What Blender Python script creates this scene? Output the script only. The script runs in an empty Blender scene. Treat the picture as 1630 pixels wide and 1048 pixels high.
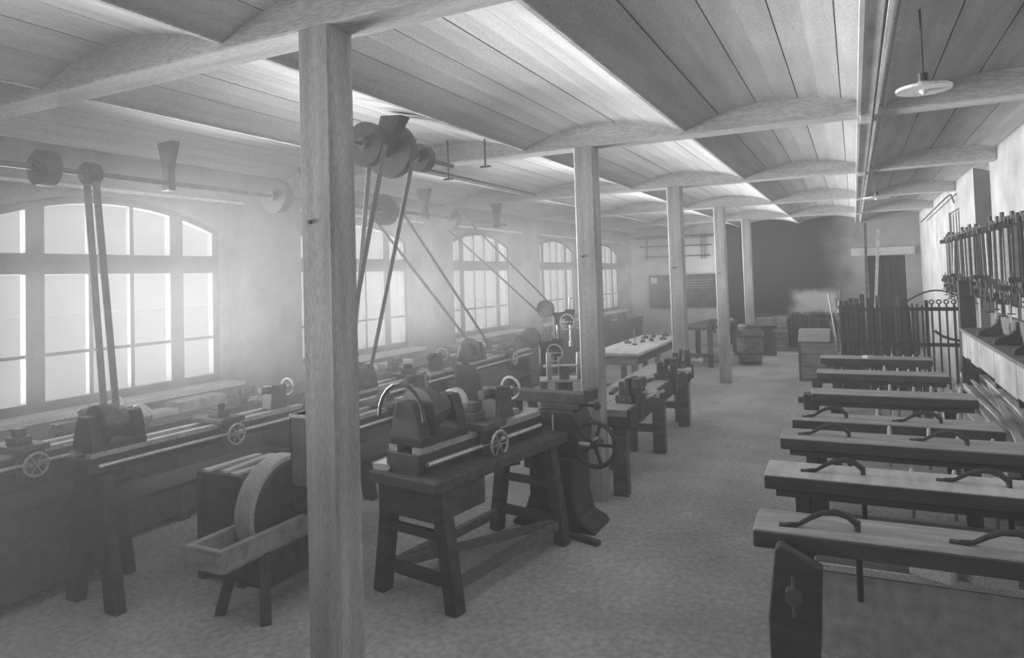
import bpy, math, random
from mathutils import Vector, Matrix
random.seed(7)
PI = math.pi
S = bpy.context.scene
COL = S.collection
R = math.radians
V = Vector

# ------------------------------------------------------------------ camera
cd = bpy.data.cameras.new('camera'); cam = bpy.data.objects.new('camera', cd); COL.objects.link(cam)
Rw = ((0.89684595, 0.4412789, -0.03066372), (-0.04298592, 0.0179508, -0.9989144), (-0.44024941, 0.89719045, 0.03506788))
rt, dn, fw = V(Rw[0]), V(Rw[1]), V(Rw[2])
m = Matrix((rt, -dn, -fw)).transposed().to_4x4(); m.translation = V((2.1665, 0, 1.9313))
cam.matrix_world = m
cd.sensor_width = 36; cd.sensor_fit = 'HORIZONTAL'; cd.lens = 36*1074.7/1630
cd.shift_x = (815-830.94)/1630; cd.shift_y = -(524-404.47)/1630
cd.clip_start = .05; cd.clip_end = 200
S.camera = cam

# ------------------------------------------------------------------ world, daylight, exposure
W = bpy.data.worlds.new('overcast_sky'); S.world = W; W.use_nodes = True
W.node_tree.nodes['Background'].inputs[0].default_value = (1, 1, 1, 1)
W.node_tree.nodes['Background'].inputs[1].default_value = .38
S.view_settings.view_transform = 'Standard'; S.view_settings.look = 'None'
S.view_settings.exposure = 0.08; S.view_settings.gamma = 1
S.view_settings.use_curve_mapping = False
S.cycles.max_bounces = 8; S.cycles.diffuse_bounces = 2; S.cycles.glossy_bounces = 2
S.cycles.transparent_max_bounces = 12; S.cycles.volume_bounces = 1
S.cycles.use_denoising = True
WC = [3.76+3.27*k for k in range(-1, 5)]          # window centres along the left wall
def area(name, loc, rot, sx, sy, e, spread=PI):
    l = bpy.data.lights.new(name, 'AREA'); l.shape = 'RECTANGLE'; l.size = sx; l.size_y = sy
    l.energy = e; l.spread = spread
    o = bpy.data.objects.new(name, l); COL.objects.link(o); o.location = loc; o.rotation_euler = rot
    return o
for i, c in enumerate(WC):                        # daylight entering through each window (light faces +x)
    area('window_daylight', (-4.1, c, 1.85), (0, -PI/2-R(9), 0), 1.7, 2.1, 215 if i else 175, R(60))  # first lamp, out of view, is added to lift the dark foreground

# ------------------------------------------------------------------ materials
MATS = {}
def mat(name, v, rough=.8, var=.25, scale=6, metal=0, stretch=(1, 1, 1), bump=.0, fine=90, finevar=.24):
    if name in MATS: return MATS[name]
    M = bpy.data.materials.new(name); M.use_nodes = True; nt = M.node_tree; N = nt.nodes; L = nt.links
    b = N['Principled BSDF']; b.inputs['Roughness'].default_value = rough; b.inputs['Metallic'].default_value = metal
    tc = N.new('ShaderNodeTexCoord'); mp = N.new('ShaderNodeMapping'); mp.inputs['Scale'].default_value = stretch
    L.new(tc.outputs['Object'], mp.inputs[0])
    n1 = N.new('ShaderNodeTexNoise'); n1.inputs['Scale'].default_value = scale; n1.inputs['Detail'].default_value = 6
    n2 = N.new('ShaderNodeTexNoise'); n2.inputs['Scale'].default_value = fine; n2.inputs['Detail'].default_value = 2
    L.new(mp.outputs[0], n1.inputs[0]); L.new(mp.outputs[0], n2.inputs[0])
    mr = N.new('ShaderNodeMapRange'); mr.inputs[1].default_value = .3; mr.inputs[2].default_value = .7
    mr.inputs[3].default_value = v*(1-var); mr.inputs[4].default_value = v*(1+var)
    L.new(n1.outputs[0], mr.inputs[0])
    m2 = N.new('ShaderNodeMapRange'); m2.inputs[1].default_value = .3; m2.inputs[2].default_value = .7
    m2.inputs[3].default_value = 1-finevar; m2.inputs[4].default_value = 1+finevar
    L.new(n2.outputs[0], m2.inputs[0])
    mu = N.new('ShaderNodeMath'); mu.operation = 'MULTIPLY'; L.new(mr.outputs[0], mu.inputs[0]); L.new(m2.outputs[0], mu.inputs[1])
    L.new(mu.outputs[0], b.inputs['Base Color'])
    if bump:
        bp = N.new('ShaderNodeBump'); bp.inputs['Strength'].default_value = bump; bp.inputs['Distance'].default_value = .01
        L.new(n1.outputs[0], bp.inputs['Height']); L.new(bp.outputs[0], b.inputs['Normal'])
    M['out'] = 0
    MATS[name] = M; return M
plaster = mat('white_plaster', .62, .95, .22, 2.2, bump=.4, fine=70)
floorm = mat('packed_floor', .50, .95, .22, 1.3, bump=.35, fine=25, finevar=.2)
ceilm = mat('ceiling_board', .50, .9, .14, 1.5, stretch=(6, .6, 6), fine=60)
ceild = mat('shaded_ceiling_board', .34, .9, .2, 1.5, stretch=(6, .6, 6), fine=60)  # darker copy of the board colour, paints shade onto the rightmost vault
slabm = mat('ceiling_gap', .05, .95)
beamm = mat('beam_wood', .50, .9, .2, 2, stretch=(.5, 4, 4), fine=40)
postm = mat('post_wood', .42, .85, .28, 3, stretch=(4, 4, .5), bump=.3, fine=50)
dwood = mat('dark_wood', .07, .8, .3, 4, stretch=(1, 4, 4), bump=.3)
mwood = mat('bench_wood', .15, .75, .3, 4, stretch=(1, 5, 5), bump=.3)
bwood = mat('worn_bench_top', .40, .6, .3, 3, stretch=(1, 6, 6), bump=.25)
lwood = mat('pale_wood', .62, .7, .22, 3, stretch=(5, 1, 5))
iron = mat('dark_iron', .045, .55, .3, 9)
steel = mat('bright_steel', .62, .35, .15, 12, metal=.6)
midiron = mat('worn_iron', .12, .5, .3, 9, metal=.3)
stone = mat('grindstone', .42, .9, .15, 12)
belt = mat('leather_belt', .16, .8, .2, 10)
white = mat('white_enamel', .72, .5, .1, 5)
framem = mat('window_paint', .09, .7, .15, 5)
black = mat('blackboard_slate', .09, .8, .35, 4)
chalk = mat('chalk', .55, .9)
papm = mat('paper', .75, .9, .05)
mason = mat('sooty_masonry', .22, .95, .45, 4, bump=.5)
chestw = mat('chest_wood', .33, .85, .25, 4, stretch=(1, 4, 4))
gl = bpy.data.materials.new('window_glass'); gl.use_nodes = True
_n = gl.node_tree.nodes; _n.clear(); _l = gl.node_tree.links
_o = _n.new('ShaderNodeOutputMaterial'); _t = _n.new('ShaderNodeBsdfTransparent'); _g = _n.new('ShaderNodeBsdfGlossy')
_g.inputs['Roughness'].default_value = .1; _t.inputs[0].default_value = (.95, .95, .95, 1)
_x = _n.new('ShaderNodeMixShader'); _x.inputs[0].default_value = .05
_l.new(_t.outputs[0], _x.inputs[1]); _l.new(_g.outputs[0], _x.inputs[2]); _l.new(_x.outputs[0], _o.inputs[0])

def sootwall():
    M = bpy.data.materials.new('sooty_plaster'); M.use_nodes = True; nt = M.node_tree; N = nt.nodes; L = nt.links
    b = N['Principled BSDF']; b.inputs['Roughness'].default_value = .95
    tc = N.new('ShaderNodeTexCoord'); sp = N.new('ShaderNodeSeparateXYZ'); L.new(tc.outputs['Object'], sp.inputs[0])
    ns = N.new('ShaderNodeTexNoise'); ns.inputs['Scale'].default_value = 2.5; ns.inputs['Detail'].default_value = 5
    L.new(tc.outputs['Object'], ns.inputs[0])
    def M2(op, a, c):
        q = N.new('ShaderNodeMath'); q.operation = op
        for i, s in enumerate((a, c)):
            if s is None: continue
            if isinstance(s, (int, float)): q.inputs[i].default_value = s
            else: L.new(s, q.inputs[i])
        return q.outputs[0]
    def sm(x, lo, hi):
        q = N.new('ShaderNodeMapRange'); q.interpolation_type = 'SMOOTHSTEP'
        L.new(x, q.inputs[0]); q.inputs[1].default_value = lo; q.inputs[2].default_value = hi; return q.outputs[0]
    nz = M2('MULTIPLY', M2('SUBTRACT', ns.outputs[0], .5), .5)
    x = M2('ADD', sp.outputs[0], nz); z = M2('ADD', sp.outputs[2], nz)
    soot = M2('MULTIPLY', sm(x, -1.15, -.85), M2('SUBTRACT', 1, M2('MULTIPLY', sm(x, 1.3, 2.7), .62)))
    patch = M2('MULTIPLY', M2('MULTIPLY', sm(x, .55, .95), M2('SUBTRACT', 1, sm(x, 1.75, 1.9))), M2('MULTIPLY', sm(z, .7, .9), M2('SUBTRACT', 1, sm(z, 1.25, 1.5))))
    soot = M2('MULTIPLY', soot, M2('SUBTRACT', 1, M2('MULTIPLY', patch, .85)))
    mr = N.new('ShaderNodeMapRange'); L.new(soot, mr.inputs[0]); mr.inputs[3].default_value = .66; mr.inputs[4].default_value = .045
    fv = M2('MULTIPLY', mr.outputs[0], M2('ADD', .75, M2('MULTIPLY', ns.outputs[0], .5)))
    L.new(fv, b.inputs['Base Color']); return M
sootm = sootwall()

# ------------------------------------------------------------------ mesh helpers
class MB:
    def __init__(s): s.v = []; s.f = []
    def add(s, vs, fs):
        o = len(s.v); s.v += [tuple(p) for p in vs]; s.f += [tuple(i+o for i in f) for f in fs]; return s
    def box(s, x0, x1, y0, y1, z0, z1):
        return s.add([(x0,y0,z0),(x1,y0,z0),(x1,y1,z0),(x0,y1,z0),(x0,y0,z1),(x1,y0,z1),(x1,y1,z1),(x0,y1,z1)],
                     [(0,3,2,1),(4,5,6,7),(0,1,5,4),(1,2,6,5),(2,3,7,6),(3,0,4,7)])
    def bar(s, a, b, w, h=None, up=(0,0,1)):          # rectangular bar from a to b
        a, b = V(a), V(b); h = h or w; d = (b-a).normalized(); u = V(up)
        if abs(d.dot(u)) > .98: u = V((0,1,0))
        r = d.cross(u).normalized()*w/2; t = r.cross(d).normalized()*h/2
        return s.add([a-r-t,a+r-t,a+r+t,a-r+t,b-r-t,b+r-t,b+r+t,b-r+t],
                     [(0,3,2,1),(4,5,6,7),(0,1,5,4),(1,2,6,5),(2,3,7,6),(3,0,4,7)])
    def cyl(s, a, b, r0, r1=None, n=12):
        a, b = V(a), V(b); r1 = r0 if r1 is None else r1; d = (b-a).normalized()
        u = V((0,0,1)) if abs(d.z) < .9 else V((1,0,0)); x = d.cross(u).normalized(); y = x.cross(d)
        vs = []
        for c, r in ((a, r0), (b, r1)):
            vs += [c + (x*math.cos(2*PI*i/n) + y*math.sin(2*PI*i/n))*r for i in range(n)]
        return s.add(vs, [(i, (i+1) % n, n+(i+1) % n, n+i) for i in range(n)] + [tuple(range(n))[::-1], tuple(range(n, 2*n))])
    def lathe(s, a, b, prof, n=16):                   # prof: (t along axis 0..1, radius)
        a, b = V(a), V(b); d = (b-a).normalized(); u = V((0,0,1)) if abs(d.z) < .9 else V((1,0,0)); x = d.cross(u).normalized(); y = x.cross(d)
        vs = []
        for t, r in prof:
            c = a.lerp(b, t); vs += [c + (x*math.cos(2*PI*i/n) + y*math.sin(2*PI*i/n))*r for i in range(n)]
        fs = []
        for k in range(len(prof)-1):
            fs += [(k*n+i, k*n+(i+1) % n, (k+1)*n+(i+1) % n, (k+1)*n+i) for i in range(n)]
        fs += [tuple(range(n))[::-1], tuple(range((len(prof)-1)*n, len(prof)*n))]
        return s.add(vs, fs)
    def ring(s, c, axis, r, t, n=20, m_=6):           # torus (wheel rim)
        c = V(c); d = V(axis).normalized(); u = V((0,0,1)) if abs(d.z) < .9 else V((1,0,0)); x = d.cross(u).normalized(); y = x.cross(d)
        vs = []
        for i in range(n):
            a = 2*PI*i/n; e = x*math.cos(a)+y*math.sin(a)
            vs += [c + e*(r+t*math.cos(2*PI*j/m_)) + d*t*math.sin(2*PI*j/m_) for j in range(m_)]
        return s.add(vs, [(i*m_+j, ((i+1) % n)*m_+j, ((i+1) % n)*m_+(j+1) % m_, i*m_+(j+1) % m_) for i in range(n) for j in range(m_)])
    def tube(s, pts, r, n=8, rs=None):
        pts = [V(p) for p in pts]; vs = []; ref = None
        for i, p in enumerate(pts):
            d = ((pts[i+1] if i < len(pts)-1 else p)-(pts[i-1] if i else p)).normalized()
            u = V((0,0,1)) if abs(d.z) < .9 else V((1,0,0))
            if ref is None: x = d.cross(u).normalized()
            else: x = (ref - d*ref.dot(d)).normalized()
            ref = x; y = d.cross(x); q = rs[i] if rs else r
            vs += [p + (x*math.cos(2*PI*k/n)+y*math.sin(2*PI*k/n))*q for k in range(n)]
        L_ = len(pts)
        return s.add(vs, [(i*n+k, i*n+(k+1) % n, (i+1)*n+(k+1) % n, (i+1)*n+k) for i in range(L_-1) for k in range(n)] + [tuple(range(n))[::-1], tuple(range((L_-1)*n, L_*n))])
    def prism(s, poly, axis, a, b):                   # poly in the other two axes, extruded from a to b along axis
        n = len(poly)
        def P(q, c):
            return {'x': (c, q[0], q[1]), 'y': (q[0], c, q[1]), 'z': (q[0], q[1], c)}[axis]
        return s.add([P(q, a) for q in poly]+[P(q, b) for q in poly],
                     [tuple(range(n))[::-1], tuple(range(n, 2*n))]+[(i, (i+1) % n, n+(i+1) % n, n+i) for i in range(n)])
    def build(s, name, m_, parent=None, bevel=0, smooth=False):
        me = bpy.data.meshes.new(name); me.from_pydata(s.v, [], s.f); me.materials.append(m_)
        import bmesh
        bm = bmesh.new(); bm.from_mesh(me); bmesh.ops.recalc_face_normals(bm, faces=bm.faces); bm.to_mesh(me); bm.free()
        if smooth:
            me.shade_smooth()
            try: me.set_sharp_from_angle(angle=R(35))
            except Exception: pass
        o = bpy.data.objects.new(name, me); COL.objects.link(o)
        if parent: o.parent = parent
        if bevel:
            q = o.modifiers.new('edge', 'BEVEL'); q.width = bevel; q.segments = 1; q.limit_method = 'ANGLE'
        return o
def B(*a): return MB().box(*a)
def tag(o, label, cat, group=None, kind=None):
    o['label'] = label
    if cat: o['category'] = cat
    if group: o['group'] = group
    if kind: o['kind'] = kind
    return o
def thing(name, loc, rz, label, cat, group=None, kind=None):
    o = bpy.data.objects.new(name, None); COL.objects.link(o); o.location = loc; o.rotation_euler = (0, 0, rz)
    o.empty_display_size = .1
    return tag(o, label, cat, group, kind)
def nth(k):
    n = k+1
    w = ['first', 'second', 'third', 'fourth', 'fifth', 'sixth', 'seventh', 'eighth', 'ninth', 'tenth', 'eleventh', 'twelfth']
    return w[k] if n <= 12 else '%d%s' % (n, 'th' if 10 < n % 100 < 14 else {1: 'st', 2: 'nd', 3: 'rd'}.get(n % 10, 'th'))
def children(o): return [c for c in bpy.data.objects if c.parent == o]
def copy_tree(o, parent=None):
    c = o.copy(); COL.objects.link(c); c.parent = parent
    for k in children(o): copy_tree(k, c)
    return c
def dup(o, loc, rz, label, group=None):
    c = copy_tree(o); c.location = loc; c.rotation_euler = (0, 0, rz); c['label'] = label
    if group: c['group'] = group
    return c

# ================================================================== STRUCTURE
XL, XR, YB, YF = -3.5, 3.6, 18.5, -3.2
def struct(o, label=None):
    o['kind'] = 'structure'
    if label: o['label'] = label
    return o
struct(B(XL-.4, XR+.4, YF-.2, YB+.2, -.2, 0).build('floor', floorm), 'grey packed earth and concrete floor of the workshop')
yard = B(-60, XL-.42, -40, 60, -.3, -.1).build('ground', mat('yard_ground', .95, 1, .02, finevar=.0), None); struct(yard, 'pale open yard outside the windows')

# left wall: piers, spandrels, flat lintels, arched heads
def arch(y, c): return 2.47 + .22*(1-((y-c)/1.06)**2)
mb = MB()
edges = [YF-.2] + [e for c in WC for e in (c-1.22, c+1.22)] + [YB]
for i in range(0, len(edges), 2): mb.box(XL-.35, XL, edges[i], edges[i+1], 0, 3.4)
for c in WC:
    mb.box(XL-.35, XL, c-1.22, c+1.22, 0, .93)
    mb.box(XL-.35, XL, c-1.22, c+1.22, 2.79, 3.4)
    mb.box(XL-.35, XL-.22, c-1.22, c-1.10, .93, 2.79); mb.box(XL-.35, XL-.22, c+1.10, c+1.22, .93, 2.79)
    n = 10; ys = [c-1.10+2.2*i/n for i in range(n+1)]
    mb.prism([(c-1.10, 2.79)]+[(y, arch(y, c)+.05) for y in ys]+[(c+1.10, 2.79)], 'x', XL-.35, XL-.22)
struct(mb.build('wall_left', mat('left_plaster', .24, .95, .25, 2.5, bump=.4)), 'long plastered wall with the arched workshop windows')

# windows
for i, c in enumerate(WC):
    w = bpy.data.objects.new('window_%d' % (i+1), None); COL.objects.link(w); w.location = (XL-.26, c, 0); w['kind'] = 'structure'
    w['label'] = 'segmental arched timber window with a transom, %s' % ['just outside the picture beside the camera', 'the nearest and largest one in view', 'second in view, crossed by drive belts', 'third in view, behind the drill presses', 'fourth in view, left of the second post', 'farthest one, next to the blackboard wall'][i]
    seen = True
    A0 = lambda y: arch(y, 0)
    n = 12
    fr = MB()
    outer = [(-1.12, .97)]+[(-1.12+2.24*k/n, A0(-1.12+2.24*k/n)+.07) for k in range(n+1)]+[(1.12, .97)]
    inner = [(-1.04, 1.05)]+[(-1.04+2.08*k/n, A0(-1.04+2.08*k/n)) for k in range(n+1)]+[(1.04, 1.05)]
    no = len(outer)
    vs = [(x, *p) for x in (-.03, .04) for p in outer]+[(x, *p) for x in (-.03, .04) for p in inner]
    fs = []
    for k in range(no):
        k2 = (k+1) % no
        fs += [(k, k2, 2*no+k2, 2*no+k), (no+k, no+k2, 3*no+k2, 3*no+k), (k, k2, no+k2, no+k), (2*no+k, 2*no+k2, 3*no+k2, 3*no+k)]
    fr.add(vs, fs); fr.build('window_frame', framem, w)
    B(-.03, .05, -1.04, 1.04, 2.075, 2.245).build('transom', framem, w)
    for s in (-1, 1):
        B(-.028, .048, s*.63-.07, s*.63+.07, 1.05, A0(.63)+.02).build('mullion', framem, w)
    for y in (-.18, .19):
        MB().box(-.02, .03, y-.018, y+.018, 1.05, 2.08).box(-.02, .03, y-.018, y+.018, 2.24, A0(y)+.01).build('glazing_bar', framem, w)
    MB().box(-.018, .028, -1.04, 1.04, 1.41, 1.435).build('glazing_bar', framem, w)
    B(-.10, .30, -1.20, 1.20, .93, .972).build('window_sill', plaster, w)
    cols = [(-1.04, -.70), (-.56, -.198), (-.162, .172), (.208, .56), (.70, 1.04)]
    for (a, b) in cols:
        for (z0, z1) in ((1.05, 1.41), (1.435, 2.075)):
            B(.0, .004, a, b, z0, z1).build('pane', gl, w)
        tp = [(a+(b-a)*k/4, A0(a+(b-a)*k/4)) for k in range(5)]
        MB().prism([(a, 2.245)]+tp+[(b, 2.245)], 'x', 0, .004).build('pane', gl, w)
    if seen:
        B(XL-XL+.262, .275, -1.22, 1.24, 2.775, 2.80).build('lintel_edge', plaster, w)

# right wall, with tall dark recess and a shuttered bay
mb = MB(); 
mb.box(XR, XR+.4, YF-.2, 9.25, 0, 3.4).box(XR, XR+.4, 10.4, 11.8, 0, 3.4).box(XR, XR+.4, 13.05, YB, 0, 3.4)
mb.box(XR+.32, XR+.4, 9.25, 10.4, 0, 3.4).box(XR+.08, XR+.4, 11.8, 13.05, 0, 3.4).box(XR, XR+.08, 11.8, 13.05, 2.77, 3.4)
struct(mb.build('wall_right', mat('right_plaster', .36, .95, .25, 2.2, bump=.4, fine=70)), 'patchy white plastered wall behind the hanging clamps')
rp = struct(B(XR+.28, XR+.31, 9.26, 10.39, 0, 3.3).build('door_2', dwood), 'tall dark door in a recess of the right wall')
MB().cyl((XR+.26, 9.45, 1.0), (XR+.28, 9.45, 1.0), .03).build('door_knob', iron, rp)
d3 = struct(B(XR+.03, XR+.07, 11.82, 13.03, 0, 2.76).build('door_3', chestw), 'grey boarded shutter flush in the right wall')
for y in (12.1, 12.4, 12.72): B(XR+.02, XR+.03, y-.012, y+.012, .02, 2.74).build('batten', dwood, d3)
# back wall with doorway
mb = MB(); mb.box(XL-.4, 2.47, YB, YB+.3, 0, 3.4).box(3.28, XR+.4, YB, YB+.3, 0, 3.4).box(2.47, 3.28, YB, YB+.3, 2.2, 3.4)
struct(mb.build('wall_back', sootm), 'end wall, white on one side and blackened by forge soot on the other')
dr = struct(B(2.47, 3.28, YB+.14, YB+.2, 0, 2.2).build('door_1', iron), 'dark boarded door in the end wall')
for k in range(5): B(2.49+.158*k, 2.49+.158*k+.148, YB+.11, YB+.14, .02, 2.18).build('board', iron, dr)
struct(B(2.12, 3.48, YB-.03, YB, 2.21, 2.40).build('trim_1', plaster), 'pale plaster lintel over the end door')
# wall behind camera with a wide window
struct(B(XL, XR+.4, YF-.3, YF, 0, 3.4).build('wall_front', plaster), 'plain wall behind the camera')

# ceiling: shallow plank vaults between transverse beams
struct(B(XL-.4, XR+.4, YF-.2, YB+.2, 3.36, 3.5).build('ceiling_slab', slabm), 'dark slab above the vaulted ceiling boards')
ceil = bpy.data.objects.new('ceiling', None); COL.objects.link(ceil); ceil['kind'] = 'structure'; ceil['label'] = 'boarded ceiling of shallow vaults running the length of the room'
BY = [2.22+3.27*k for k in range(-1, 5)]
SP, HS, RISE = 1.4463, 3.085, .15
rad = (SP*SP/4+RISE**2)/(2*RISE); half = math.asin(SP/2/rad)
ribs = [.9668+SP*k for k in range(-3, 3)]
meshes = {}
spans = [(YF, BY[0])]+[(BY[k]+.2, BY[k+1]) for k in range(5)]+[(BY[5]+.2, YB)]
NP = 5
for xi, x0 in enumerate(ribs[:-1]):
    for (ya, yb) in spans:
        for k in range(NP):
            a0 = -half + 2*half*k/NP; a1 = -half + 2*half*(k+1)/NP; g = .0035/rad
            key = (k, round(yb-ya, 3), xi == 4)
            def pt(a, r): return (SP/2+r*math.sin(a), HS+RISE-rad+r*math.cos(a))
            am = (a0+a1)/2
            if key not in meshes:
                poly = [pt(a0+g, rad), pt(am, rad), pt(a1-g, rad), pt(a1-g, rad+.025), pt(am, rad+.025), pt(a0+g, rad+.025)]
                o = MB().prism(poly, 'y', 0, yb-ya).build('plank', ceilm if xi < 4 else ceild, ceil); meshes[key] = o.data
            else:
                o = bpy.data.objects.new('plank', meshes[key]); COL.objects.link(o); o.parent = ceil
            o.location = (x0, ya, random.uniform(0, .004))
rb = MB()
for x in ribs: rb.box(x-.012, x+.012, YF, YB, HS-.004, HS+.05)
rb.build('rib', beamm, ceil)
mouth = ['behind the camera', 'crossing over the nearest post', 'resting on the second post', 'resting on the third post', 'resting on the fourth post', 'resting on the fifth post']
for k, y in enumerate(BY):
    o = B(XL, XR, y, y+.2, 3.05, 3.36).build('ceiling_beam', beamm, None, .008)
    struct(o, 'painted transverse beam '+mouth[k])
# posts
pn = ['nearest, largest timber post at the grindstone', 'timber post behind the shaping machine flywheel', 'timber post at the end of the vice bench', 'timber post in front of the blackboard edge', 'farthest timber post, behind the wooden barrel']
for k in range(5):
    y = BY[k+1]; p = thing('timber_post', (0, y, 0), 0, pn[k], 'post', 'row of timber posts', 'structure')
    sh = MB()
    prof = [(.012, 0), (.17, 0), (.1806, .012), (.1806, .15), (.17, .157), (.012, .157), (0, .145), (0, .012)]
    sh.prism(prof, 'z', 0, 3.05); sh.build('shaft', postm, p)
    MB().cyl((.06, -.012, 2.2-.1*k), (.06, .0, 2.2-.1*k), .009, n=8).build('bolt', iron, p)

# electric casing under the rib, with lamps
cs = thing('wiring_casing', (2.30, 0, 0), 0, 'long wooden wiring casing under the ceiling near the right wall', 'conduit')
for (ya, yb) in spans[1:]:
    MB().box(-.065, .065, ya+.01, yb-.01, 3.045, 3.083).box(-.065, -.045, ya+.01, yb-.01, 3.03, 3.045).box(.045, .065, ya+.01, yb-.01, 3.03, 3.045).build('casing_board', lwood, cs)
for k in range(5):
    y = BY[k+1]; B(-.045, .045, y-.03, y+.23, 3.018, 3.048).build('casing_bridge', lwood, cs)
wr = MB(); wr.tube([(2.33, .2, 3.015), (2.335, 5.4, 3.01), (2.335, 9, 3.015), (2.33, 15.4, 3.01)], .007, 6)
tag(wr.build('electric_wire', iron), 'thin dark electric wire running under the wooden casing', 'wire')
def lamp(x, y, z, label, r=.115, top=3.27):
    l = thing('pendant_lamp', (x, y, z), 0, label, 'lamp', 'hanging electric lamps')
    MB().cyl((0, 0, .05), (0, 0, top-z), .005, n=6).build('cord', iron, l)
    MB().lathe((0, 0, -.012), (0, 0, .03), [(0, r), (.3, r), (.8, .03), (1, .02)], 24).build('lamp_shade', white, l, smooth=True)
    MB().lathe((0, 0, .02), (0, 0, .07), [(0, .02), (.9, .022), (1, .01)], 10).build('socket', iron, l)
    MB().lathe((0, 0, -.03), (0, 0, -.01), [(0, .008), (.5, .018), (1, .018)], 12).build('bulb', white, l, smooth=True)
lamp(2.49, 3.6, 2.75, 'flat white lamp shade hanging nearest under the ceiling at right')
lamp(2.44, 9.0, 2.75, 'flat white lamp shade hanging farther off beside the wiring casing', .15)
lamp(-.75, 17.2, 1.35, 'small lamp hanging low before the end wall between two posts', .09)

# ================================================================== JOINERS' BENCHES (right)
def joiner_bench(L_, wdt, H, label, vise=False, shelf=True, top=None):
    b = thing('joiner_bench', (0, 0, 0), 0, label, 'workbench', 'row of joiners benches at right')
    B(0, L_, .012, wdt, H-.07, H).build('bench_top', top or bwood, b, .006)
    B(.002, L_, -.006, .012, H-.073, H-.003).build('front_edge', dwood, b, .004)  # dark strip: shade of the unlit front face put into the colour
    q = MB()
    if not vise: q.box(.06, L_-.03, .02, .042, H-.115, H-.07)
    q.box(.06, L_-.03, wdt-.022, wdt, H-.085 if vise else H-.12, H-.07).build('apron', dwood, b)
    for x in (.16, L_-.22):
        for y in (.03, wdt-.1):
            B(x, x+.07, y, y+.07, 0, H-.07).build('leg', dwood, b)
        B(x+.015, x+.055, .1, wdt-.1, .12, .18).build('stretcher', dwood, b)
    if shelf: B(.10, L_-.1, .04, wdt-.03, .19, .215).build('shelf', mwood, b)
    # rail at the back that holds hand tools
    if not vise: B(.12, L_-.12, wdt, wdt+.02, H-.14, H-.06).build('tool_rail', mwood, b)
    if vise:
        j = MB().prism([(.07, .05), (.24, .05), (.27, .42), (.285, H-.09), (.12, H-.01), (.10, H-.03), (.065, .46)], 'y', -.12, -.05).build('vice_jaw', dwood, b, .006)
        MB().cyl((.17, -.14, .58), (.17, .03, .58), .022).cyl((.17, -.17, .58), (.17, -.12, .58), .035).cyl((.17, -.155, .50), (.17, -.155, .66), .009, n=6).build('vice_screw', midiron, j)
    return b
BN = [  # x, y, length, width, H, yaw deg, label
 (1.71, 3.17, 1.75, .30, .78, 1.5, 'nearest joiner bench with leg vice and two holdfasts'),
 (1.66, 4.03, 1.75, .34, .78, 1.0, 'second joiner bench, its pale top shining, with two holdfasts'),
 (1.66, 4.95, 1.62, .34, .78, .4, 'third joiner bench from the front, two holdfasts lying over it'),
 (1.68, 5.68, 1.38, .34, .76, .8, 'fourth joiner bench, dark edged, with small hooks on top'),
 (1.76, 6.80, 1.30, .34, .78, .9, 'fifth joiner bench with a dark vice block at its left end'),
 (1.74, 8.16, 1.26, .34, .78, .3, 'sixth joiner bench, narrow in view, before the last one'),
 (1.72, 9.52, 1.25, .36, .78, 0, 'farthest joiner bench with a white rag on it, next to the iron gate')]
benches = [];
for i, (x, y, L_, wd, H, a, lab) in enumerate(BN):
    b = joiner_bench(L_, wd, H, lab, vise=(i == 0), shelf=(i > 0), top=lwood if i == 1 else None); b.location = (x, y, 0); b.rotation_euler = (0, 0, R(a)); benches.append(b)  # second bench: sheen on its top painted in as paler wood
o = MB().box(-.07, .06, .02, .2, .62, .76).cyl((-.12, .1, .7), (-.07, .1, .7), .03, n=8).build('end_vice', dwood, benches[4], .006)
o = MB().box(-.05, .05, .02, .2, .60, .72).build('end_vice', dwood, benches[5], .006)
# holdfasts: pad, arched arm, shaft through the bench
def holdfast():
    h = thing('holdfast', (0, 0, 0), 0, '', 'holdfast', 'iron holdfasts on the benches')
    pts = [(-.20, 0, .008), (-.15, 0, .012), (-.10, 0, .045), (-.055, 0, .068), (0, 0, .075), (.05, 0, .062), (.085, 0, .03)]
    MB().tube(pts, .01, 8, [.008, .010, .012, .013, .015, .016, .015]).build('arm', iron, h, smooth=True)
    MB().cyl((.085, 0, -.30), (.085, 0, .045), .0135, n=10).build('shaft', iron, h, smooth=True)
    MB().box(-.235, -.16, -.018, .018, 0, .008).build('pad', iron, h)
    return h
hf = None
HF = [(0, .34, .12, 6, 'holdfast at the left end of the nearest bench'), (0, 1.00, .10, -8, 'holdfast with tall hook toward the right of the nearest bench'),
      (1, .42, .17, 5, 'holdfast at the left end of the shining second bench'), (1, 1.09, .18, -5, 'holdfast toward the right of the shining second bench'),
      (2, .34, .17, 3, 'holdfast at the left end of the third bench'), (2, 1.02, .17, -10, 'flat lying holdfast toward the right of the third bench'),
      (3, .30, .17, 8, 'small holdfast at the left end of the fourth bench'), (3, .93, .17, 4, 'small holdfast toward the right of the fourth bench')]
for (bi, dx, dy, a, lab) in HF:
    x, y, L_, wd, H, ba, _ = BN[bi]; c, s = math.cos(R(ba)), math.sin(R(ba))
    loc = (x+dx*c-dy*s, y+dx*s+dy*c, H)
    if hf is None: hf = holdfast(); hf.location = loc; hf.rotation_euler = (0, 0, R(ba+a)); hf['label'] = lab
    else: dup(hf, loc, R(ba+a), lab)
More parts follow.
